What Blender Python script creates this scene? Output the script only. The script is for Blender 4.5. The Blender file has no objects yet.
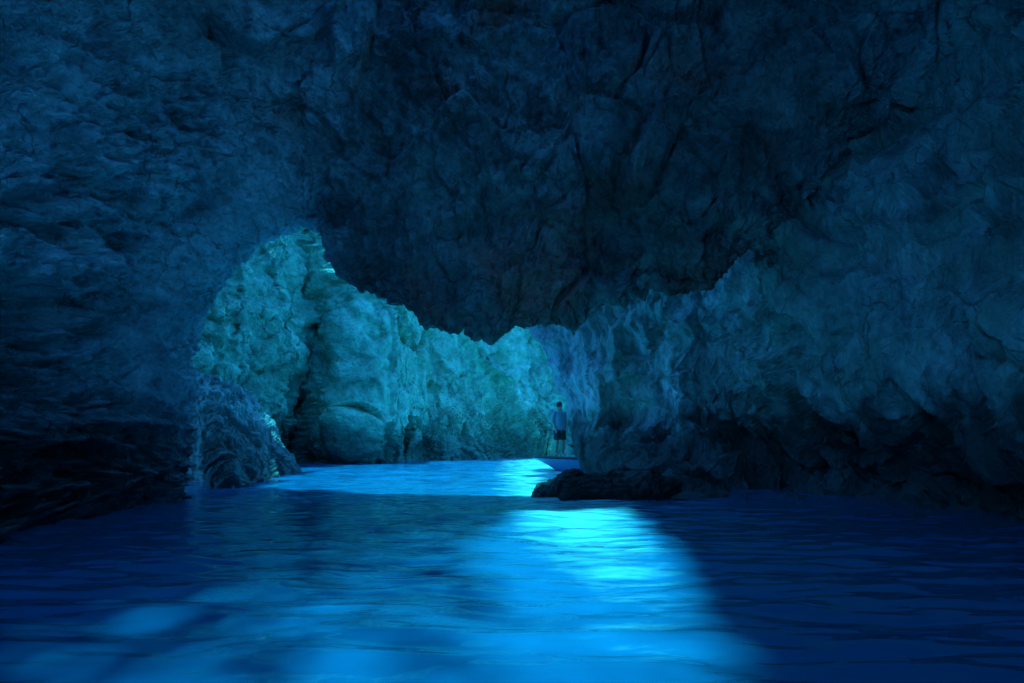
import bpy, bmesh, math
import numpy as np
from mathutils import Vector

S = bpy.context.scene
COL = S.collection
W, H, F = 1024, 683, 683.0
PITCH = math.atan((440 - 341.5) / F)
CAM_H = 1.0
cp, sp = math.cos(PITCH), math.sin(PITCH)

# ------------------------------------------------------------------ survey helper: sight line -> world point at distance d
def P(px, py, d):
    xr = (px - 512) / F; yr = (341.5 - py) / F
    v = np.array([xr, cp - yr * sp, sp + yr * cp])
    v = v * (d / v[1])
    return (v[0], v[1], v[2] + CAM_H)

# ------------------------------------------------------------------ numpy noise
rng = np.random.RandomState(7)
PERM = rng.permutation(256); PERM = np.concatenate([PERM, PERM, PERM])
GRAD = rng.normal(size=(256, 3)); GRAD /= np.linalg.norm(GRAD, axis=1)[:, None]
RND = rng.rand(256, 3)
def hsh(i, j, k): return PERM[(PERM[(PERM[i & 255] + j) & 255] + k) & 255]
def perlin(p):
    i = np.floor(p).astype(np.int64); f = p - i
    u = f * f * f * (f * (f * 6 - 15) + 10)
    out = 0
    for a in (0, 1):
        wa = u[..., 0] if a else 1 - u[..., 0]
        for b in (0, 1):
            wb = u[..., 1] if b else 1 - u[..., 1]
            for c in (0, 1):
                wc = u[..., 2] if c else 1 - u[..., 2]
                g = GRAD[hsh(i[..., 0] + a, i[..., 1] + b, i[..., 2] + c)]
                d = g[..., 0] * (f[..., 0] - a) + g[..., 1] * (f[..., 1] - b) + g[..., 2] * (f[..., 2] - c)
                out = out + wa * wb * wc * d
    return out * 1.5
def fbm(p, o=4, lac=2.07, gain=.5):
    s = 0; a = 1; q = p.copy()
    for n in range(o):
        s = s + a * perlin(q); q = q * lac + 13.7; a *= gain
    return s
def ridged(p, o=4, gain=.5):
    s = 0; a = 1; q = p.copy(); w = 1
    for n in range(o):
        r = (1 - np.abs(perlin(q)) * 1.6); r = np.clip(r, 0, 1) ** 2
        s = s + a * r * w; w = np.clip(r * 1.6, 0, 1); q = q * 2.1 + 5.3; a *= gain
    return s
def cells(p):
    """distance to nearest and second nearest feature point, and a random value of the nearest cell"""
    i = np.floor(p).astype(np.int64)
    F1 = np.full(p.shape[:-1], 9.); F2 = np.full(p.shape[:-1], 9.); V = np.zeros(p.shape[:-1]); T = np.zeros(p.shape[:-1])
    for a in (-1, 0, 1):
        for b in (-1, 0, 1):
            for c in (-1, 0, 1):
                h = hsh(i[..., 0] + a, i[..., 1] + b, i[..., 2] + c)
                q = RND[h]
                d = np.sqrt((i[..., 0] + a + q[..., 0] - p[..., 0]) ** 2 + (i[..., 1] + b + q[..., 1] - p[..., 1]) ** 2
                            + (i[..., 2] + c + q[..., 2] - p[..., 2]) ** 2)
                n = d < F1
                F2 = np.where(n, F1, np.minimum(F2, d))
                rv = RND[(h * 7 + 13) & 255] - .5
                t = (i[..., 0] + a + q[..., 0] - p[..., 0]) * rv[..., 0] + (i[..., 1] + b + q[..., 1] - p[..., 1]) * rv[..., 1] + (i[..., 2] + c + q[..., 2] - p[..., 2]) * rv[..., 2]
                V = np.where(n, h / 255., V); T = np.where(n, t, T); F1 = np.where(n, d, F1)
    return F1, F2, V, T
def sstep(a, b, x):
    t = np.clip((x - a) / (b - a), 0, 1); return t * t * (3 - 2 * t)

# ------------------------------------------------------------------ surfaces from a net of control points
def upsample(T, n, axis):
    """Catmull-Rom along one axis, n samples in all"""
    T = np.moveaxis(T, axis, 0); m = T.shape[0]
    t = np.linspace(0, m - 1 - 1e-6, n); i = np.floor(t).astype(int); f = (t - i)[:, None, None]
    g = lambda k: T[np.clip(k, 0, m - 1)]
    p0, p1, p2, p3 = g(i - 1), g(i), g(i + 1), g(i + 2)
    r = .5 * (2 * p1 + (p2 - p0) * f + (2 * p0 - 5 * p1 + 4 * p2 - p3) * f ** 2 + (3 * p1 - p0 - 3 * p2 + p3) * f ** 3)
    return np.moveaxis(r, 0, axis)
def normals(G):
    du = np.gradient(G, axis=0); dv = np.gradient(G, axis=1)
    n = np.cross(du, dv); n /= (np.linalg.norm(n, axis=2)[..., None] + 1e-9)
    return n
def link(o, label=None, cat=None, kind=None, group=None, parent=None):
    COL.objects.link(o)
    if label: o['label'] = label
    if cat: o['category'] = cat
    if kind: o['kind'] = kind
    if group: o['group'] = group
    if parent: o.parent = parent
    return o
def grid_mesh(name, G, mat, keep=None, smooth=True, close_u=False, tone=None):
    a, b = G.shape[:2]
    idx = np.arange(a * b).reshape(a, b)
    if close_u: idx = np.concatenate([idx, idx[:1]], 0)
    q = np.stack([idx[:-1, :-1], idx[1:, :-1], idx[1:, 1:], idx[:-1, 1:]], -1)
    if keep is not None: q = q[keep]
    q = q.reshape(-1, 4)
    me = bpy.data.meshes.new(name)
    me.vertices.add(a * b); me.vertices.foreach_set('co', G.reshape(-1).astype(np.float32))
    me.loops.add(q.size); me.loops.foreach_set('vertex_index', q.reshape(-1).astype(np.int32))
    me.polygons.add(len(q)); me.polygons.foreach_set('loop_start', np.arange(0, q.size, 4, dtype=np.int32))
    me.update(calc_edges=True); me.validate()
    if smooth: me.polygons.foreach_set('use_smooth', np.ones(len(me.polygons), dtype=bool))
    if tone is not None:
        at = me.attributes.new('tone', 'FLOAT', 'POINT'); at.data.foreach_set('value', tone.reshape(-1).astype(np.float32))
    # drop loose vertices of a partly kept grid
    if keep is not None:
        bm = bmesh.new(); bm.from_mesh(me)
        bmesh.ops.delete(bm, geom=[v for v in bm.verts if not v.link_faces], context='VERTS')
        bm.to_mesh(me); bm.free()
    me.materials.append(mat)
    return bpy.data.objects.new(name, me)

# ------------------------------------------------------------------ materials
def nd(nt, t, **k):
    n = nt.nodes.new(t)
    for a, v in k.items(): setattr(n, a, v)
    return n
def ramp(nt, stops, interp='LINEAR'):
    r = nt.nodes.new('ShaderNodeValToRGB'); cr = r.color_ramp; cr.interpolation = interp
    cr.elements[0].position = stops[0][0]; cr.elements[0].color = (*stops[0][1], 1)
    cr.elements[1].position = stops[1][0]; cr.elements[1].color = (*stops[1][1], 1)
    for p, c in stops[2:]:
        e = cr.elements.new(p); e.color = (*c, 1)
    return r
def rock_material(name, dark, mid, light, stain, algae=None, scale=1., bump=.5, rough=.75, stretch=(1, 1, 1), wet=.5, pale=None, tide=.65, tideh=2.):
    m = bpy.data.materials.new(name); m.use_nodes = True; nt = m.node_tree; L = nt.links.new
    b = nt.nodes['Principled BSDF']
    tc = nd(nt, 'ShaderNodeTexCoord'); mp = nd(nt, 'ShaderNodeMapping'); mp.inputs['Scale'].default_value = stretch
    L(tc.outputs['Object'], mp.inputs['Vector']); V = mp.outputs['Vector']
    def noise(sc, det=6, ro=.6, dist=0.):
        n = nd(nt, 'ShaderNodeTexNoise'); n.inputs['Scale'].default_value = sc * scale; n.inputs['Detail'].default_value = det
        n.inputs['Roughness'].default_value = ro; n.inputs['Distortion'].default_value = dist; L(V, n.inputs['Vector']); return n.outputs['Fac']
    base = noise(.9, 9, .68, .4)
    r = ramp(nt, [(.34, dark), (.50, mid), (.64, light)]); L(base, r.inputs['Fac'])
    col = r.outputs['Color']
    def mix(fac, a, c, mode='MIX'):
        x = nd(nt, 'ShaderNodeMix', data_type='RGBA', blend_type=mode)
        if isinstance(fac, float): x.inputs[0].default_value = fac
        else: L(fac, x.inputs[0])
        L(a, x.inputs[6])
        if isinstance(c, tuple): x.inputs[7].default_value = (*c, 1)
        else: L(c, x.inputs[7])
        return x.outputs[2]
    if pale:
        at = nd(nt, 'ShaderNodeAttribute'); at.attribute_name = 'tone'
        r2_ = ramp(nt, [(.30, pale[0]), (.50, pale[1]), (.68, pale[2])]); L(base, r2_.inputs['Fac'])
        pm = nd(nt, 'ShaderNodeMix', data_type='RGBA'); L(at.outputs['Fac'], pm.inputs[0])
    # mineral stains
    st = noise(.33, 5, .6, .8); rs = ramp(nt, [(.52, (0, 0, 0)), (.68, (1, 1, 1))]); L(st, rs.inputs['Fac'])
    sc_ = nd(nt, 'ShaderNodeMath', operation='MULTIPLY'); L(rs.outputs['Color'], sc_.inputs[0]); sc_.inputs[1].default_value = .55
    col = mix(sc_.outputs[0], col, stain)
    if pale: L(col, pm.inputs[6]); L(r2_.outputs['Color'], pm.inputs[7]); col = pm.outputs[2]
    if algae:
        al = noise(.45, 7, .7, .3); ra = ramp(nt, [(.44, (0, 0, 0)), (.60, (1, 1, 1))]); L(al, ra.inputs['Fac'])
        sa = nd(nt, 'ShaderNodeMath', operation='MULTIPLY'); L(ra.outputs['Color'], sa.inputs[0]); sa.inputs[1].default_value = .8
        col = mix(sa.outputs[0], col, algae)
    # fine mottling
    fm = noise(5.5, 7, .72, .6); rf = ramp(nt, [(.33, (.62, .62, .62)), (.67, (1.3, 1.3, 1.3))]); L(fm, rf.inputs['Fac'])
    col = mix(.8, col, rf.outputs['Color'], 'MULTIPLY')
    # cracks
    vo = nd(nt, 'ShaderNodeTexVoronoi', feature='DISTANCE_TO_EDGE'); vo.inputs['Scale'].default_value = 1.3 * scale
    wv = nd(nt, 'ShaderNodeTexNoise'); wv.inputs['Scale'].default_value = 2.2 * scale; wv.inputs['Detail'].default_value = 6; L(V, wv.inputs['Vector'])
    wa = nd(nt, 'ShaderNodeVectorMath', operation='MULTIPLY_ADD'); L(wv.outputs['Color'], wa.inputs[0]); wa.inputs[1].default_value = (.55 / scale,) * 3; L(V, wa.inputs[2])
    L(wa.outputs[0], vo.inputs['Vector'])
    rc = ramp(nt, [(0., (.25, .25, .25)), (.022, (1, 1, 1))]); L(vo.outputs['Distance'], rc.inputs['Fac'])
    msk = noise(.8, 3, .5); rm = ramp(nt, [(.5, (0, 0, 0)), (.66, (1, 1, 1))]); L(msk, rm.inputs['Fac'])
    col = mix(rm.outputs['Color'], col, mix(1., col, rc.outputs['Color'], 'MULTIPLY'))
    # tide stain close above the water: dark wet weed
    ge = nd(nt, 'ShaderNodeNewGeometry'); sx = nd(nt, 'ShaderNodeSeparateXYZ'); L(ge.outputs['Position'], sx.inputs[0])
    tn = nd(nt, 'ShaderNodeMath', operation='MULTIPLY_ADD'); L(noise(2.2, 4, .6), tn.inputs[0]); tn.inputs[1].default_value = -tideh; L(sx.outputs['Z'], tn.inputs[2])
    rt = ramp(nt, [(.0, (1, 1, 1)), (.85, (0, 0, 0))]); L(tn.outputs[0], rt.inputs['Fac'])
    tm = nd(nt, 'ShaderNodeMath', operation='MULTIPLY'); L(rt.outputs['Color'], tm.inputs[0]); tm.inputs[1].default_value = tide
    col = mix(tm.outputs[0], col, tuple(c * .18 for c in dark))
    L(col, b.inputs['Base Color'])
    # wet glossy patches
    wt = noise(.5, 4, .6); rw = ramp(nt, [(.45, (rough,) * 3), (.62, (rough * (1 - wet),) * 3)]); L(wt, rw.inputs['Fac'])
    L(rw.outputs['Color'], b.inputs['Roughness'])
    b.inputs['Specular IOR Level'].default_value = .55
    h1 = noise(2.2, 7, .60, .3); h2 = noise(7, 6, .65)
    ad = nd(nt, 'ShaderNodeMath', operation='MULTIPLY_ADD'); L(h2, ad.inputs[0]); ad.inputs[1].default_value = .22; L(h1, ad.inputs[2])
    a2 = nd(nt, 'ShaderNodeMath', operation='MULTIPLY_ADD'); L(rc.outputs['Color'], a2.inputs[0]); a2.inputs[1].default_value = .12; L(ad.outputs[0], a2.inputs[2])
    bp = nd(nt, 'ShaderNodeBump'); bp.inputs['Strength'].default_value = bump; bp.inputs['Distance'].default_value = .75 / scale
    L(a2.outputs[0], bp.inputs['Height']); L(bp.outputs['Normal'], b.inputs['Normal'])
    return m
def plain(name, col, rough=.6, metal=0., var=.15, nscale=8, bump=0.):
    m = bpy.data.materials.new(name); m.use_nodes = True; nt = m.node_tree; L = nt.links.new
    b = nt.nodes['Principled BSDF']; n = nd(nt, 'ShaderNodeTexNoise'); n.inputs['Scale'].default_value = nscale; n.inputs['Detail'].default_value = 5
    tc = nd(nt, 'ShaderNodeTexCoord'); L(tc.outputs['Object'], n.inputs['Vector'])
    r = ramp(nt, [(.3, tuple(c * (1 - var) for c in col)), (.7, tuple(c * (1 + var) for c in col))]); L(n.outputs['Fac'], r.inputs['Fac'])
    L(r.outputs['Color'], b.inputs['Base Color']); b.inputs['Roughness'].default_value = rough; b.inputs['Metallic'].default_value = metal
    if bump:
        bp = nd(nt, 'ShaderNodeBump'); bp.inputs['Strength'].default_value = bump; bp.inputs['Distance'].default_value = .02
        L(n.outputs['Fac'], bp.inputs['Height']); L(bp.outputs['Normal'], b.inputs['Normal'])
    return m

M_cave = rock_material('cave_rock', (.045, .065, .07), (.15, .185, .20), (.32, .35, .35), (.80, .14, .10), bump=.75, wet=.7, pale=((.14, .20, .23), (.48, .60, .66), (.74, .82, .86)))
M_right = rock_material('right_wall_rock', (.12, .17, .19), (.42, .53, .58), (.66, .74, .77), (.18, .23, .21), algae=(.18, .30, .27), tide=.9, tideh=2.3, bump=.65, stretch=(1.1, 1.1, .7), wet=.3)
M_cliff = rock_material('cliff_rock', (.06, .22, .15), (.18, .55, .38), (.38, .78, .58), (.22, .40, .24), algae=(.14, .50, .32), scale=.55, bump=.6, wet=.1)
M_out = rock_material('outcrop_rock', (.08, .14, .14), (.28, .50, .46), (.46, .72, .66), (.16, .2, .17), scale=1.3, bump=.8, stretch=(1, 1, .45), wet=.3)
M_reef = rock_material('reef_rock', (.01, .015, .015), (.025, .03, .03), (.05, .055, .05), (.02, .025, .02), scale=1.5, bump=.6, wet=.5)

# ------------------------------------------------------------------ rock relief
def relief(G, amp, f, streak=None, block=1., seed=0., fine=1.):
    """displace a surface along its normals: broad swells, blocks with stepped faces, ledges and cracks"""
    n = normals(G)
    q = G * f + seed
    if streak is not None: q = q * np.array(streak)
    w = np.stack([perlin(q * .8 + 3), perlin(q * .8 + 41), perlin(q * .8 + 77)], -1) * .25
    d = fbm(q * .45, 3) * 1.2
    for fr_, off, wk, hk, tk, ck in ((.75, 0, 1, .60, 1.8, .26), (1.7, 9, 1.6, .25, .90, .15), (3.9, 29, 2.4, .10, .45, .07)):
        F1, F2, V, T = cells(q * fr_ + w * wk + off)
        e = sstep(0, .06, F2 - F1)
        d = d + block * ((V - .5) * hk * e + T * tk * e - (1 - e) * ck)
    F1, F2, V, T = cells(q * 8.5 + w * 4 + 51)
    d = d + fine * (T * .16 + (V - .5) * .03)
    d = d + fine * (ridged(q * 1.6 + w, 5) - .8) * .10 + fine * fbm(q * 5, 4) * .05
    if isinstance(amp, np.ndarray): amp = amp[..., None]
    return G + n * d[..., None] * amp

# ------------------------------------------------------------------ cave shell: left wall and ceiling, one net cut in two
Z = lambda x, y, z: (x, y, z)
nets = [
 # outer side (two rows), lip, then inward towards the camera and overhead
 [P(150,560,14), P(175,530,12.4), P(190,524,11.4), P(120,534,10), P(20,565,7.8), P(-120,625,5.5), P(-350,760,3.5), Z(-7,-6.5,-.6)],
 [P(120,470,14), P(172,478,12.6), P(184,478,11.5), P(100,485,9.9), P(-10,498,7.7), P(-180,520,5.2), P(-500,560,3.2), Z(-7.4,-6.5,.6)],
 [P(100,400,14.5), P(180,415,13), P(194,420,11.8), P(98,400,9.7), P(-10,390,7.5), P(-200,370,5), P(-550,330,3), Z(-8,-6.5,2)],
 [P(90,300,15), P(172,330,13.4), P(189,340,12.0), P(96,315,9.9), P(0,290,7.7), P(-200,240,5.2), P(-550,150,3.2), Z(-8.4,-6.5,4)],
 [P(110,150,15), P(215,240,13.6), P(238,260,12.3), P(140,215,10.2), P(20,170,8.2), P(-180,90,6), P(-500,-60,4), Z(-8,-6.5,6.5)],
 [P(170,60,15), P(275,195,13.8), P(300,227,12.5), P(220,150,11), P(110,80,9.3), P(-50,-20,7.5), P(-300,-200,5.5), Z(-7,-6.5,9)],
 [P(240,30,15), P(310,195,13.6), P(324,234,12.3), P(290,130,11.6), P(220,40,10.5), P(110,-80,9), P(-50,-300,7), Z(-5,-6.5,11)],
 [P(330,-60,12.9), P(350,220,13.2), P(347,278,11.9), P(360,160,11.7), P(340,30,11.3), P(290,-100,10.6), P(200,-320,8.8), Z(-4,-3,13)],
 [P(400,-60,12.7), P(402,240,12.9), P(400,303,11.7), P(430,170,11.7), P(440,30,11.7), P(440,-100,11.4), P(420,-300,10.5), Z(-2,2,14)],
 [P(460,-60,12.6), P(460,250,12.7), P(465,319,11.5), P(490,170,11.4), P(510,30,11.8), P(520,-100,11.8), P(520,-300,11), Z(0,3,15)],
 [P(500,-60,12.6), P(500,262,12.7), P(497,336,11.3), P(530,185,11.3), P(550,30,11.8), P(560,-100,11.9), P(560,-300,11), Z(1,3,15)],
 [P(540,-60,12.6), P(535,245,12.7), P(532,321,11.5), P(575,180,11.4), P(600,30,11.8), P(605,-100,11.9), P(605,-300,11), Z(2,3,15)],
 [P(610,-60,12.6), P(605,230,12.8), P(600,303,11.7), P(640,165,11.3), P(660,30,11.6), P(665,-100,11.8), P(665,-300,11), Z(3,3,15)],
 [P(690,-60,12.6), P(695,220,12.8), P(700,290,11.7), P(715,160,11.2), P(725,30,11.5), P(735,-100,11.7), P(735,-300,11), Z(4,3,15)],
 [P(750,-80,14.0), P(758,190,12.6), P(758,260,11.6), P(775,150,11.3), P(785,20,11.4), P(795,-100,11.5), P(795,-300,11), Z(5,3,15)],
 [P(820,-120,14), P(830,140,12.6), P(812,214,11.6), P(830,110,11.4), P(845,0,11.2), P(860,-120,11.2), P(860,-300,10.6), Z(6,3,15)],
 [P(900,-200,13.6), P(900,60,12.6), P(868,140,11.8), P(890,60,11.2), P(910,-20,10.8), P(930,-120,10.6), P(940,-300,10), Z(7,3,15)],
 [P(990,-260,13), P(985,0,12.4), P(935,75,11.6), P(960,20,10.7), P(985,-60,10.2), P(1010,-150,9.8), P(1040,-320,9.2), Z(8,3,15)],
 [P(1090,-300,12.4), P(1080,-60,12), P(1020,20,11), P(1050,-40,10.2), P(1080,-110,9.6), P(1110,-190,9), P(1150,-350,8.4), Z(9,3,15)],
]
T = np.array(nets, dtype=float)
NU, NV = 760, 440
G = upsample(upsample(T, NU, 0), NV, 1)
u = np.linspace(0, 1, NU)[:, None] * np.ones((1, NV)) * (len(nets) - 1)     # column index
# relief: left wall in long ledges running into the cave, ceiling blocky
left = 1 - sstep(4.6, 7.2, u)
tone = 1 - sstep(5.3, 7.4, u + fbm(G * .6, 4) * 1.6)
tone = tone * (1 - .2 * (1 - sstep(1.8, 3.2, u + fbm(G * .5 + 9, 4) * 1.5)))      # shade low on the left, put into the rock tone
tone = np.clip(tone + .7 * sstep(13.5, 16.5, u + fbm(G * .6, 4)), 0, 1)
lip = .3 + .7 * sstep(.25, 1.6, np.abs(np.linspace(0, 7, NV)[None, :] - 2.) * np.ones((NU, 1)))
lip = lip * left + (1 - left)
n0 = normals(G)
Ls = relief(G, .42 * lip, 1.0, streak=(1.5, .55, 1.6), block=.9, seed=3.1, fine=3.4)
Cs = relief(G, .42, .8, streak=(1., 1., .8), block=.95, seed=19.7, fine=2.0)
# layered strata on the left wall follow the net's own long direction
vv = np.linspace(0, 1, NV)[None, :] * np.ones((NU, 1)) * 7
sq = np.stack([u * 2.6 + fbm(G * .35, 2) * .6, vv * 1.0, fbm(G * .5 + 4, 2) * .5], -1)
strata = ridged(sq * 1.2, 5) * .30 + ridged(sq * np.array([3.4, 2.4, 1]) + 7, 3) * .14
GG = Ls * left[..., None] + Cs * (1 - left[..., None]) + n0 * ((1 - sstep(3.6, 5.6, u)) * lip * (strata - .3))[..., None]
# split along a drifting line into left wall and ceiling
cut = (u + fbm(G * .5, 3) * .0) < 6.2
k = cut[:-1, :-1]
low = ((GG[..., 2] < 12.2) & ~((GG[..., 2] > 9.4) & (GG[..., 0] > -7) & (GG[..., 0] < 3) & (GG[..., 1] < 10.6)))[:-1, :-1]          # above this the roof slab takes over
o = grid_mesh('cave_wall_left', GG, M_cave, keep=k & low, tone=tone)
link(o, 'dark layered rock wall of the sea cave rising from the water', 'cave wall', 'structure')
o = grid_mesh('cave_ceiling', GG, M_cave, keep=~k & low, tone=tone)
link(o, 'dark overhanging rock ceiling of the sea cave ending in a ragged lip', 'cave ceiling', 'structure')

# ------------------------------------------------------------------ right wall
zr = lambda x, y: [(x, y, 14), (x, y, 9), (x, y, 6), (x, y, 4), (x, y, 2), (x, y, .3), (x, y, -1)]
cols = [
 zr(7.5, 26),
 zr(3.9, 23.5),
 [P(470,80,20.6), P(505,230,20.6), P(529,310,20.2), P(554,375,20), P(576,430,19.6), P(586,462,19.2), P(590,510,18.8)],
 [P(500,60,19), P(540,220,19), P(562,310,18.6), P(577,375,18.6), P(592,430,18), P(602,465,17), P(610,520,15)],
 [P(590,40,16), P(610,200,16.6), P(622,310,16.6), P(632,375,16.8), P(642,430,16.6), P(640,470,14.6), P(645,520,12.4)],
 [P(665,0,13.8), P(680,150,14.4), P(692,290,14.5), P(698,370,14.9), P(704,430,14.8), P(704,475,13), P(704,522,11.8)],
 [P(760,-50,12.8), P(768,130,12.8), P(768,280,12.4), P(775,360,13.0), P(780,425,14.0), P(782,474,13.2), P(785,525,11.4)],
 [P(850,-90,12), P(860,90,12.3), P(862,250,10.9), P(862,360,10.4), P(865,430,11.6), P(870,470,12.6), P(872,535,10.4)],
 [P(940,-120,11), P(950,60,11), P(950,215,9.7), P(948,345,8.9), P(952,430,9.6), P(956,478,10.6), P(960,560,8.8)],
 [P(1040,-140,9), P(1045,30,8.6), P(1040,190,8.1), P(1040,335,7.5), P(1040,440,7.9), P(1045,495,8.8), P(1045,600,7.2)],
 [P(1250,-200,7), P(1250,20,6.4), P(1250,190,6), P(1250,320,5.8), P(1250,440,5.7), P(1255,530,5.9), P(1260,680,5)],
 [P(1700,-300,4), (7,3.4,7), (7,3.4,5), (6.8,3.4,3.4), (6.6,3.4,1.8), (6.6,3.4,.4), (6.6,3.4,-1)],
 zr(7.5, -6.5),
]
T = np.array(cols, dtype=float)
G = upsample(upsample(T, 660, 0), 440, 1)
xr_ = G[..., 0] / np.maximum(G[..., 1], .5); zr2 = (G[..., 2] - CAM_H) / np.maximum(G[..., 1], .5)
wob = fbm(G * .45 + 8, 4) * .05
# a slanting edge: the wall bulges above it and is cut back below it
sd = ((zr2 - .235) * .62 + (xr_ - .30) * .64 + wob)
fr = (G[..., 1] > 5) & (G[..., 1] < 16)
G[..., 1] += fr * (1.0 * (1 - sstep(-.055, .005, sd)) * sstep(.24, .36, xr_) - .3 * np.exp(-((sd - .03) / .05) ** 2) * sstep(.24, .36, xr_))
ramp_r = .35 + .65 * sstep(2.2, 4.6, np.linspace(0, 12, G.shape[0])[:, None] * np.ones((1, G.shape[1])))
GG = relief(G, .36 * ramp_r, .72, streak=(1.1, 1.1, .62), block=1.3, seed=55.3, fine=.7)
# diagonal buttress ridges
s = G[..., 0] * .55 + G[..., 2] * .9 + fbm(G * .4 + 3, 3) * .8
GG = GG + normals(G) * ((ridged(np.stack([s * .8, G[..., 1] * .2, s * 0], -1), 2) - .6) * .24)[..., None]
link(grid_mesh('cave_wall_right', GG, M_right), 'tall pale rock wall of the cave leaning over the water with diagonal ridges', 'cave wall', 'structure')

# ------------------------------------------------------------------ back wall and unseen roof, holed to shape the sun
yy, zz = np.meshgrid(np.linspace(-9.5, 9.5, 120), np.linspace(-1.5, 14, 100), indexing='ij')
G = relief(np.stack([yy, np.full_like(yy, -6.2), zz], -1), .5, .7, seed=81.)
kb = ~((G[..., 0] < -.5) & (G[..., 2] > 1.5) & (G[..., 2] < 8.5))[:-1, :-1]      # unseen gap added behind left to let in fill light
link(grid_mesh('cave_wall_back', G, M_right, keep=kb), 'rough rock wall closing the cave behind the viewer', 'cave wall', 'structure')

SUN_EL, SUN_AZ = 80., -65.          # azimuth to the right of straight ahead (+Y)
def inside(poly, x, y):
    r = np.zeros(x.shape, bool); n = len(poly); j = n - 1
    for i in range(n):
        xi, yi = poly[i]; xj, yj = poly[j]
        c = ((yi > y) != (yj > y)) & (x < (xj - xi) * (y - yi) / (yj - yi + 1e-12) + xi)
        r ^= c; j = i
    return r
ROOF = 10.6
sh = ROOF / math.tan(math.radians(SUN_EL))
ox, oy = sh * math.sin(math.radians(SUN_AZ)), sh * math.cos(math.radians(SUN_AZ))
patch = [(.10, 10.2), (1.6, 10.4), (1.5, 8.5), (1.45, 6.5), (1.2, 5.25), (1.0, 4.), (.85, 3.1), (.6, 1.6), (.1, 1.4), (-.05, 4.), (-.4, 6.5), (-.2, 8.5)]
xs, ys = np.meshgrid(np.arange(-13, 12.5, .12), np.arange(-9, 25, .12), indexing='ij')
wx = fbm(np.stack([xs, ys, xs * 0], -1) * .9, 4) * .35; wy = fbm(np.stack([xs, ys, xs * 0 + 9], -1) * .9, 4) * .35
hx, hy = xs - ox, ys - oy
core = inside(patch, hx + wx * .3, hy + wy * .25)                      # clear opening, cut to the outline of the sun patch
wide = inside([(.5, 10.0), (.6, 1.0), (-4.2, 1.0), (-4.8, 2.2), (-3.2, 4.4), (-1.9, 6.6), (-.9, 8.4)], hx + wx * .4, hy + wy * .4)
lx = (hy - 10.) * .37 + .3                                             # left limit of the random holes that dim the sun
away = np.clip((hx - lx + .9) / 2.2, 0, 1)
pr = .02 + .46 * away
rr = np.random.RandomState(11).rand(*xs.shape)
hole = (core & ((hy > 4.6) | (rr < .35 + .2 * (hy - 1.)))) | (wide & (rr < pr))
hole |= (ys > 12.8 + wy) & (xs < -1.0 + wx * 1.5) & ~((xs < np.where(ys < 18, -7.2, -7.9) + wx * .5) & (ys < 23 + wy))       # open sky over the cove; roof added at its sides to shade wall and outcrop
G = np.stack([xs, ys, ROOF + fbm(np.stack([xs, ys, xs * 0 + 3], -1) * .5, 4) * .3], -1)
o = grid_mesh('cave_roof_sun_mask', G, M_right, keep=~hole[:-1, :-1])
sm = o.modifiers.new('thickness', 'SOLIDIFY'); sm.thickness = .16; sm.offset = 0
link(o, 'unseen rock roof of the cave with holes added to shape the sun on the water', 'cave roof', 'structure')

# ------------------------------------------------------------------ sunlit cliff of the cove beyond
rowpy = [60, 180, 240, 320, 400, 440, 459, 495]
tab = {
 -60: [19, 19, 19, 19, 19, 19, 19, 19],
 110: [20, 20, 20, 20, 20, 20, 20, 20],
 170: [21, 21, 21, 21, 21.5, 22, 22, 22],
 215: [23.6, 23.6, 23.5, 23, 23.5, 24.5, 25, 25],
 262: [26.5, 26.5, 26.3, 26, 27, 28.5, 29.5, 29.5],
 285: [27, 27, 27.5, 28.5, 32, 33.5, 33.5, 33],
 312: [33, 33, 33, 33.5, 36, 36, 35, 34],
 345: [31, 31, 30.8, 30.2, 30, 30, 31, 30.5],
 385: [34.5, 34.5, 34, 32.2, 31.5, 32, 33, 32],
 405: [35.2, 35.2, 35, 34, 33, 33, 33.6, 33],
 430: [36, 36, 36, 36, 35, 34.5, 35, 34],
 480: [39, 39, 39, 39, 38, 36.5, 36, 35],
 540: [42, 42, 42, 42, 41, 39.8, 39, 38.5],
 620: [44, 44, 44, 43, 42, 40, 38, 37],
 760: [46, 46, 46, 45, 43, 41, 40, 39],
}
T = np.array([[P(px, py, d) for py, d in zip(rowpy, ds)] for px, ds in tab.items()])
G = upsample(upsample(T, 640, 0), 420, 1)
cpx = np.linspace(0, 14, 640)[:, None] * np.ones((1, 420))
CL = relief(G, .45 + .5 * sstep(3.5, 6, cpx), .30, streak=(1.15, 1.15, .62), block=1.25, seed=131.3, fine=.8)
up = np.clip(1 - np.abs(G[..., 2] - 1.) / 6, 0, 1)
wl = 1 - sstep(4.2, 5.6, cpx)
CL = relief(CL, .16 * wl + .10, .95, streak=(1., 1., 1.7), block=1., seed=17.3, fine=.8)
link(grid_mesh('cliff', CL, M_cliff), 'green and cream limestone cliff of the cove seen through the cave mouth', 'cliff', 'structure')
CLN = normals(CL)

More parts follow.
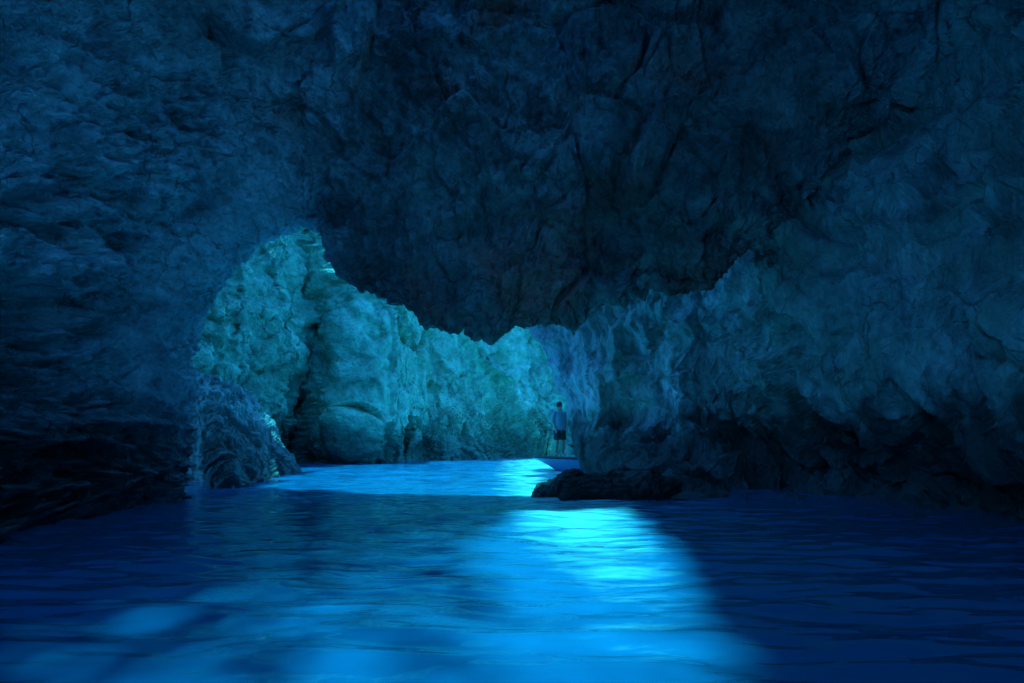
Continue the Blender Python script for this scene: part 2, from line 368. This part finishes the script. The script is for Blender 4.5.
# ------------------------------------------------------------------ lit outcrop at the mouth, left
cols = [
 [P(165,392,21), P(160,410,20.6), P(160,430,20), P(165,470,19.5), P(165,520,19.5)],
 [P(192,384,18.5), P(190,402,17.8), P(192,436,16.6), P(200,476,16.2), P(205,505,16)],
 [P(204,377,18.5), P(204,396,17.2), P(210,432,15.8), P(224,470,14.9), P(232,505,14.4)],
 [P(222,380,19.4), P(226,398,18.2), P(232,432,17), P(241,468,16), P(250,500,15.6)],
 [P(240,390,20.6), P(243,404,19.8), P(251,434,18.8), P(258,465,18), P(268,492,17.6)],
 [P(254,402,22), P(257,414,21.8), P(267,438,21.4), P(279,462,20.8), P(290,485,20.4)],
 [P(264,414,24), P(266,424,23.8), P(275,442,23.6), P(284,460,23.4), P(292,482,23)],
 [P(252,414,28), P(252,424,28), P(256,442,28), P(262,460,27), P(270,478,27)],
]
T = np.array(cols, dtype=float)
G = upsample(upsample(T, 420, 0), 360, 1)
uu = np.linspace(0, 1, 420)[:, None] * np.ones((1, 360)); v2 = np.linspace(0, 1, 360)[None, :] * np.ones((420, 1))
wv_ = fbm(G * .8, 3)
rib = ridged(np.stack([uu * 17 + wv_ * .9 + v2 * 2.5, v2 * 3.2 + wv_, uu * 0], -1), 4) - .8
rib2 = ridged(np.stack([uu * 40 + wv_ * 2 + v2 * 5, v2 * 9 + wv_ * 2, uu * 0 + 3], -1), 3) - .8
GG = relief(G, .26, 1.0, streak=(1.2, 1.2, .6), block=1., seed=211.3, fine=.5)
GG = GG + normals(G) * (rib * .07 + rib2 * .0)[..., None]
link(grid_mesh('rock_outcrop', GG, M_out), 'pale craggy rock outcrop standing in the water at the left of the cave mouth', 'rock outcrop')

# ------------------------------------------------------------------ low dark rock at the foot of the right wall
a, b = np.meshgrid(np.linspace(0, 2 * math.pi, 241)[:-1], np.linspace(-.45, math.pi / 2, 90), indexing='ij')
sgn = lambda x, e: np.sign(x) * np.abs(x) ** e
G = np.stack([1.72 + 1.36 * sgn(np.cos(b), .7) * sgn(np.cos(a), .9), 12.6 + 1.0 * sgn(np.cos(b), .7) * np.sin(a), -.05 + .47 * sgn(np.sin(b), .8)], -1)
N = np.stack([np.cos(b) * np.cos(a), np.cos(b) * np.sin(a), np.sin(b)], -1)
F1, F2, V, T = cells(G * 2.2)
G = G + N * ((V - .5) * .10 * sstep(0, .15, F2 - F1) + T * .10 + fbm(G * 1.6, 4) * .11 + fbm(G * 7, 3) * .03)[..., None]
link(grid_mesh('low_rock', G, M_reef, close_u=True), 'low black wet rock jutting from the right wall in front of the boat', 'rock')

# ------------------------------------------------------------------ scrub on the cliff's lower slope
rs = np.random.RandomState(4)
vs, fs = [], []
nu, nv = CL.shape[:2]
cnt = 0
for t in range(60000):
    i, j = rs.randint(0, nu), rs.randint(0, nv)
    p = CL[i, j]
    if p[2] < .4 or p[1] < 28: continue
    xr = p[0] / p[1]; zr_ = (p[2] - 1) / p[1]
    # fans of scrub on the rubble slope
    dens = math.exp(-((xr - .01) / .085) ** 2 - ((zr_ - .035 - .12 * max(xr, -.2)) / .028) ** 2)
    dens *= max(0., perlin(p[None] * .5 + 5)[0] * 1.6 + .35)
    if rs.rand() > dens: continue
    cnt += 1
    for c in range(16):
        q = p + rs.normal(size=3) * .16 - CLN[i, j] * np.sign(CLN[i, j][1]) * .05 + np.array([0, -.12, .05])
        s_ = .03 + rs.rand() * .035; d1 = rs.normal(size=3); d1 /= np.linalg.norm(d1); d2 = np.cross(d1, rs.normal(size=3)); d2 /= np.linalg.norm(d2)
        k0 = len(vs); vs += [q - d1 * s_, q + d2 * s_ * .5, q + d1 * s_, q - d2 * s_ * .5]; fs.append((k0, k0 + 1, k0 + 2, k0 + 3))
me = bpy.data.meshes.new('scrub'); me.from_pydata([tuple(v) for v in vs], [], fs); me.materials.append(plain('scrub_leaf', (.10, .24, .15), .6, var=.5, nscale=1.5))
link(bpy.data.objects.new('cliff_scrub', me), 'low green scrub growing on the foot of the cliff beyond the cave mouth', 'scrub', 'stuff')
print('scrub clumps', cnt)

# ------------------------------------------------------------------ sea
m = bpy.data.materials.new('sea_water'); m.use_nodes = True; nt = m.node_tree; L = nt.links.new
b = nt.nodes['Principled BSDF']
tc = nd(nt, 'ShaderNodeTexCoord')
b.inputs['Roughness'].default_value = .06; b.inputs['IOR'].default_value = 1.33
# deep blue water with the turquoise light patch painted into its colour
sx = nd(nt, 'ShaderNodeSeparateXYZ'); L(tc.outputs['Object'], sx.inputs[0])
def math_(op, *a):
    n = nd(nt, 'ShaderNodeMath', operation=op)
    for i, v in enumerate(a):
        if isinstance(v, (int, float)): n.inputs[i].default_value = v
        else: L(v, n.inputs[i])
    return n.outputs[0]
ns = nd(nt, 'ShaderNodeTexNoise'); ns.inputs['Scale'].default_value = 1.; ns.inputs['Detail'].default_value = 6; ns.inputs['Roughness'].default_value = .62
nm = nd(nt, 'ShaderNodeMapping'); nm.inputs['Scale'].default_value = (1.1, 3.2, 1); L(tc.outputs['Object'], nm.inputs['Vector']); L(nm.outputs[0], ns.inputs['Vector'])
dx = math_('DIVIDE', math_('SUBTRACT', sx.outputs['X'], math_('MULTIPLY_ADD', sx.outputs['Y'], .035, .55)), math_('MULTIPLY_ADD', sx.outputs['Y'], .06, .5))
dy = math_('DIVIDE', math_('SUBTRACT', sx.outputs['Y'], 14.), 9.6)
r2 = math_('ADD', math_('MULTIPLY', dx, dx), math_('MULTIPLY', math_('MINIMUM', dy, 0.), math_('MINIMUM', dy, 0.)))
r2 = math_('ADD', r2, math_('MULTIPLY_ADD', ns.outputs['Fac'], 2.6, -1.3))  # noise streaks break up the painted light patch
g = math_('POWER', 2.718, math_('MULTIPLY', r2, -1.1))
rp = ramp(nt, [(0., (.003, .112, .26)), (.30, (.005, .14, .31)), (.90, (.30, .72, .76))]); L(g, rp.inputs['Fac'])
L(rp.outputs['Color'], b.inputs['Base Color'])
mp = nd(nt, 'ShaderNodeMapping'); mp.inputs['Scale'].default_value = (.7, 1.5, 1); L(tc.outputs['Object'], mp.inputs['Vector'])
n1 = nd(nt, 'ShaderNodeTexNoise'); n1.inputs['Scale'].default_value = 2.4; n1.inputs['Detail'].default_value = 1.2; n1.inputs['Distortion'].default_value = .3; L(mp.outputs[0], n1.inputs['Vector'])
bp = nd(nt, 'ShaderNodeBump'); bp.inputs['Strength'].default_value = .6; bp.inputs['Distance'].default_value = .07
L(n1.outputs['Fac'], bp.inputs['Height']); L(bp.outputs['Normal'], b.inputs['Normal'])
# geometry: fine near the viewer, coarse far out
ry = np.concatenate([[-300, -60, -10], np.geomspace(1.2, 60, 520), [120, 300, 900]])
rx = np.linspace(-1, 1, 420)
X = rx[None, :] * (np.maximum(np.abs(ry), 2) * 1.05 + 3)[:, None]; Y = ry[:, None] * np.ones_like(X)
q = np.stack([X * .8, Y * 2.0, X * 0], -1)
amp = .04 * np.clip(1 - (Y - 30) / 40, 0, 1) * (Y > 0)
Zs = (fbm(q * .9, 3) * 1. + perlin(q * .35 + 4) * .8 + perlin(q * np.array([1.9, 2.3, 1]) + 31) * .28 + perlin(q * np.array([3.4, 4.6, 1]) + 3) * .07) * amp
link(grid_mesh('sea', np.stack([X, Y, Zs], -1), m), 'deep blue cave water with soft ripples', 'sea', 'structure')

# ------------------------------------------------------------------ boat
M_hull = plain('hull_paint', (.13, .27, .45), .45, var=.06, nscale=3)
M_rail = plain('rail_rubber', (.03, .035, .04), .6)
M_deck = plain('deck', (.25, .27, .27), .7)
boat = bpy.data.objects.new('rowing_boat', None); boat.location = (P(532, 457, 22.9)[0] + .02, 22.9, 0)
link(boat, 'small boat with pale blue hull and dark rim poking out behind the right cave wall', 'boat')
Lb = 4.6
def hull_grid(off=0., top=None):
    rows = []
    for i, t in enumerate(np.linspace(0, 1, 60)):
        x = t * Lb
        w = .86 * (1 - (1 - min(t / .55, 1)) ** 2.0) * (1 - .12 * max(t - .6, 0) / .4) + .012
        kz = -.16 + .42 * max(0, 1 - t / .22) ** 2.0
        gz = .43 - .08 * min(t / .5, 1)
        row = []
        for a in np.linspace(-1, 1, 33):
            s_ = abs(a)
            yv = w * (1 - (1 - s_) ** 2.2) ** .8 * np.sign(a)
            zv = kz + (gz - kz) * s_ ** 1.7
            # raked stem: keel points start further back
            xv = x + (1 - s_) * .75 * max(0, 1 - t / .3)
            row.append((xv, yv, zv))
        rows.append(row)
    return np.array(rows)
hg = hull_grid()
h = grid_mesh('hull', hg, M_hull); sm = h.modifiers.new('t', 'SOLIDIFY'); sm.thickness = .03
link(h, parent=boat)
def tube(name, pts, r, mat, parent=None, closed=False, seg=8):
    bm = bmesh.new(); rings = []
    n = len(pts)
    for i, p in enumerate(pts):
        p = Vector(p); t = (Vector(pts[min(i + 1, n - 1)]) - Vector(pts[max(i - 1, 0)])).normalized()
        a = t.cross(Vector((0, 0, 1)));
        if a.length < .01: a = Vector((1, 0, 0))
        a.normalize(); c = t.cross(a)
        rr = r[i] if isinstance(r, (list, tuple)) else r
        rings.append([bm.verts.new(p + (a * math.cos(2 * math.pi * k / seg) + c * math.sin(2 * math.pi * k / seg)) * rr) for k in range(seg)])
    for i in range(n - 1):
        for k in range(seg): bm.faces.new((rings[i][k], rings[i][(k + 1) % seg], rings[i + 1][(k + 1) % seg], rings[i + 1][k]))
    bm.faces.new(rings[0][::-1]); bm.faces.new(rings[-1])
    me = bpy.data.meshes.new(name); bm.to_mesh(me); bm.free()
    for f in me.polygons: f.use_smooth = True
    me.materials.append(mat); o = bpy.data.objects.new(name, me); link(o, parent=parent); return o
rim = [tuple(hg[i, 0]) for i in range(59, -1, -3)] + [tuple(hg[i, 32]) for i in range(0, 60, 3)]
tube('gunwale', [(x, y, z + .01) for x, y, z in rim], .04, M_rail, boat)
# foredeck
bm = bmesh.new()
for i in range(0, 30, 3):
    a0, a1, b0, b1 = [Vector(v) for v in (hg[i, 1], hg[i, 31], hg[i + 3, 1], hg[i + 3, 31])]
    c0 = (a0 + a1) / 2 + Vector((0, 0, .02)); c1 = (b0 + b1) / 2 + Vector((0, 0, .02))
    for p0, p1, p2, p3 in ((a0, c0, c1, b0), (c0, a1, b1, c1)):
        bm.faces.new([bm.verts.new(p) for p in (p0, p1, p2, p3)])
bmesh.ops.remove_doubles(bm, verts=bm.verts, dist=1e-4)
me = bpy.data.meshes.new('foredeck'); bm.to_mesh(me); bm.free(); me.materials.append(M_deck)
o = bpy.data.objects.new('foredeck', me); sm = o.modifiers.new('t', 'SOLIDIFY'); sm.thickness = .03; link(o, parent=boat)
for xb in (2.7, 3.6):
    bpy_me = bpy.data.meshes.new('thwart'); bm = bmesh.new(); bmesh.ops.create_cube(bm, size=1)
    for v in bm.verts: v.co = Vector((v.co.x * .26 + xb, v.co.y * 1.5, v.co.z * .035 + .24))
    bm.to_mesh(bpy_me); bm.free(); bpy_me.materials.append(M_deck); link(bpy.data.objects.new('thwart', bpy_me), parent=boat)

# ------------------------------------------------------------------ person on the foredeck
M_skin = plain('skin', (.42, .26, .19), .55, var=.05)
M_shirt = plain('shirt_cloth', (.20, .31, .40), .85, var=.05)
M_short = plain('shorts_cloth', (.03, .035, .05), .85)
M_hair = plain('hair', (.02, .015, .012), .6)
person = bpy.data.objects.new('person', None); person.location = (P(560, 457, 22.9)[0], 22.9, .46)
person.rotation_euler = (0, 0, math.radians(25))
link(person, 'person in loose pale blue shirt and dark shorts standing on the boat bow', 'person')
def skin(name, joints, bones, mat, sub=2, root=0):
    me = bpy.data.meshes.new(name); me.from_pydata([j[0] for j in joints], bones, [])
    o = bpy.data.objects.new(name, me); link(o, parent=person)
    me.materials.append(mat)
    sk = o.modifiers.new('skin', 'SKIN'); sk.use_smooth_shade = True
    # skin layer is created by hand so that no operator is needed
    if not me.skin_vertices: me.attributes  # no-op
    bm = bmesh.new(); bm.from_mesh(me); lay = bm.verts.layers.skin.verify(); bm.verts.ensure_lookup_table()
    for i, (p, r) in enumerate(joints):
        bm.verts[i][lay].radius = (r, r) if not isinstance(r, tuple) else r
        bm.verts[i][lay].use_root = (i == root)
    bm.to_mesh(me); bm.free()
    ss = o.modifiers.new('sub', 'SUBSURF'); ss.levels = sub; ss.render_levels = sub
    return o
# facing -Y (towards the cave), weight on both feet
J = [((0,0,.92),(.15,.11)), ((0,0,1.10),(.135,.095)), ((0,-.01,1.30),(.16,.11)), ((0,0,1.47),(.075,.065)), ((0,-.01,1.54),.055), ((0,-.02,1.64),(.078,.092)), ((0,-.02,1.72),(.07,.085)),
     ((.10,0,.84),.095), ((.12,-.02,.48),.062), ((.13,.0,.26),.056), ((.13,.02,.09),.038), ((.14,-.12,.04),.035),
     ((-.10,0,.84),.095), ((-.12,-.03,.48),.062), ((-.13,.0,.26),.056), ((-.13,.02,.09),.038), ((-.15,-.12,.04),.035),
     ((.19,0,1.42),.06), ((.24,.01,1.14),.042), ((.22,-.10,.92),.032), ((.21,-.13,.85),.03),
     ((-.19,0,1.42),.06), ((-.24,.01,1.14),.042), ((-.22,-.10,.92),.032), ((-.21,-.13,.85),.03)]
B = [(0,1),(1,2),(2,3),(3,4),(4,5),(5,6),(0,7),(7,8),(8,9),(9,10),(10,11),(0,12),(12,13),(13,14),(14,15),(15,16),(3,17),(17,18),(18,19),(19,20),(3,21),(21,22),(22,23),(23,24)]
# hands: four fingers and a thumb from each palm
for hnd, sx_ in ((20, 1), (24, -1)):
    hx, hy, hz = J[hnd][0]
    for f in range(4):
        k0 = len(J); yo = (f - 1.5) * .02
        J += [((hx + .004 * sx_, hy + yo, hz - .05), .011), ((hx, hy + yo * 1.1 - .008, hz - .085 - (.008 if f in (1, 2) else 0)), .009)]
        B += [(hnd, k0), (k0, k0 + 1)]
    k0 = len(J); J += [((hx - .01 * sx_, hy - .045, hz - .01), .011), ((hx - .012 * sx_, hy - .06, hz - .04), .009)]; B += [(hnd, k0), (k0, k0 + 1)]
skin('body', J, B, M_skin)
def ring_loft(name, secs, mat, n=28, wob=.0):
    """secs: (cx, cy, z, rx, ry)"""
    g = np.array([[(cx + rx_ * math.cos(a) * (1 + wob * math.sin(5 * a + z * 9)), cy + ry_ * math.sin(a) * (1 + wob * math.cos(4 * a + z * 7)), z)
                   for (cx, cy, z, rx_, ry_) in secs] for a in np.linspace(0, 2 * math.pi, n, endpoint=False)])
    o = grid_mesh(name, g, mat, close_u=True)
    s1 = o.modifiers.new('t', 'SOLIDIFY'); s1.thickness = .008
    link(o, parent=person); return o
shirt = ring_loft('shirt', [(0,0,.86,.225,.155),(0,0,.95,.215,.15),(0,0,1.10,.205,.14),(0,-.01,1.28,.22,.14),(0,0,1.40,.225,.125),(0,0,1.47,.17,.10),(0,0,1.515,.075,.07)], M_shirt, wob=.03)
for sd in (1, -1):
    tube('sleeve', [(sd*.17,0,1.455),(sd*.22,0,1.38),(sd*.245,.01,1.27),(sd*.25,.01,1.17)], [.075,.08,.078,.08], M_shirt, person, seg=14)
    tube('shorts_leg', [(sd*.085,0,.95),(sd*.10,0,.84),(sd*.115,-.01,.66),(sd*.12,-.015,.54)], [.115,.118,.108,.10], M_short, person, seg=16)
hair = ring_loft('hair', [(0,.005,1.63,.088,.10),(0,.01,1.70,.094,.108),(0,0,1.76,.085,.10),(0,-.01,1.80,.055,.065),(0,-.01,1.815,.005,.005)], M_hair)
tube('nose', [(0,-.105,1.68),(0,-.125,1.65),(0,-.11,1.64)], [.009,.014,.008], M_skin, person)

# ------------------------------------------------------------------ daylight
w = bpy.data.worlds.new('World'); S.world = w; w.use_nodes = True; nt = w.node_tree; L = nt.links.new
bg = nt.nodes['Background']; sky = nd(nt, 'ShaderNodeTexSky'); sky.sky_type = 'NISHITA'; sky.sun_disc = False
sky.sun_elevation = math.radians(SUN_EL); sky.sun_rotation = math.radians(SUN_AZ)
mx = nd(nt, 'ShaderNodeMix', data_type='RGBA', blend_type='MULTIPLY'); mx.inputs[0].default_value = 1.; mx.inputs[7].default_value = (.06, .50, 1.0, 1)
L(sky.outputs[0], mx.inputs[6]); L(mx.outputs[2], bg.inputs['Color']); bg.inputs['Strength'].default_value = .15
sun = bpy.data.lights.new('sun', 'SUN'); sun.energy = 2.0; sun.angle = math.radians(2.3); sun.color = (.07, .85, 1.)
so = bpy.data.objects.new('sun', sun); COL.objects.link(so)
el, az = math.radians(SUN_EL), math.radians(SUN_AZ)
d = Vector((-math.cos(el) * math.sin(az), -math.cos(el) * math.cos(az), -math.sin(el)))
so.rotation_euler = d.to_track_quat('-Z', 'Y').to_euler()

cam = bpy.data.cameras.new('camera'); cam.lens = 24; cam.sensor_width = 36; cam.clip_end = 3000; cam.clip_start = .05
co = bpy.data.objects.new('camera', cam); COL.objects.link(co); co.location = (0, 0, CAM_H)
co.rotation_euler = (math.pi / 2 + PITCH, 0, 0); S.camera = co
S.render.engine = 'CYCLES'
S.view_settings.view_transform = 'Standard'; S.view_settings.look = 'None'
S.view_settings.exposure = 2.4; S.view_settings.gamma = 1
S.cycles.max_bounces = 5; S.cycles.diffuse_bounces = 4; S.cycles.glossy_bounces = 2
S.render.resolution_x = 1024; S.render.resolution_y = 683
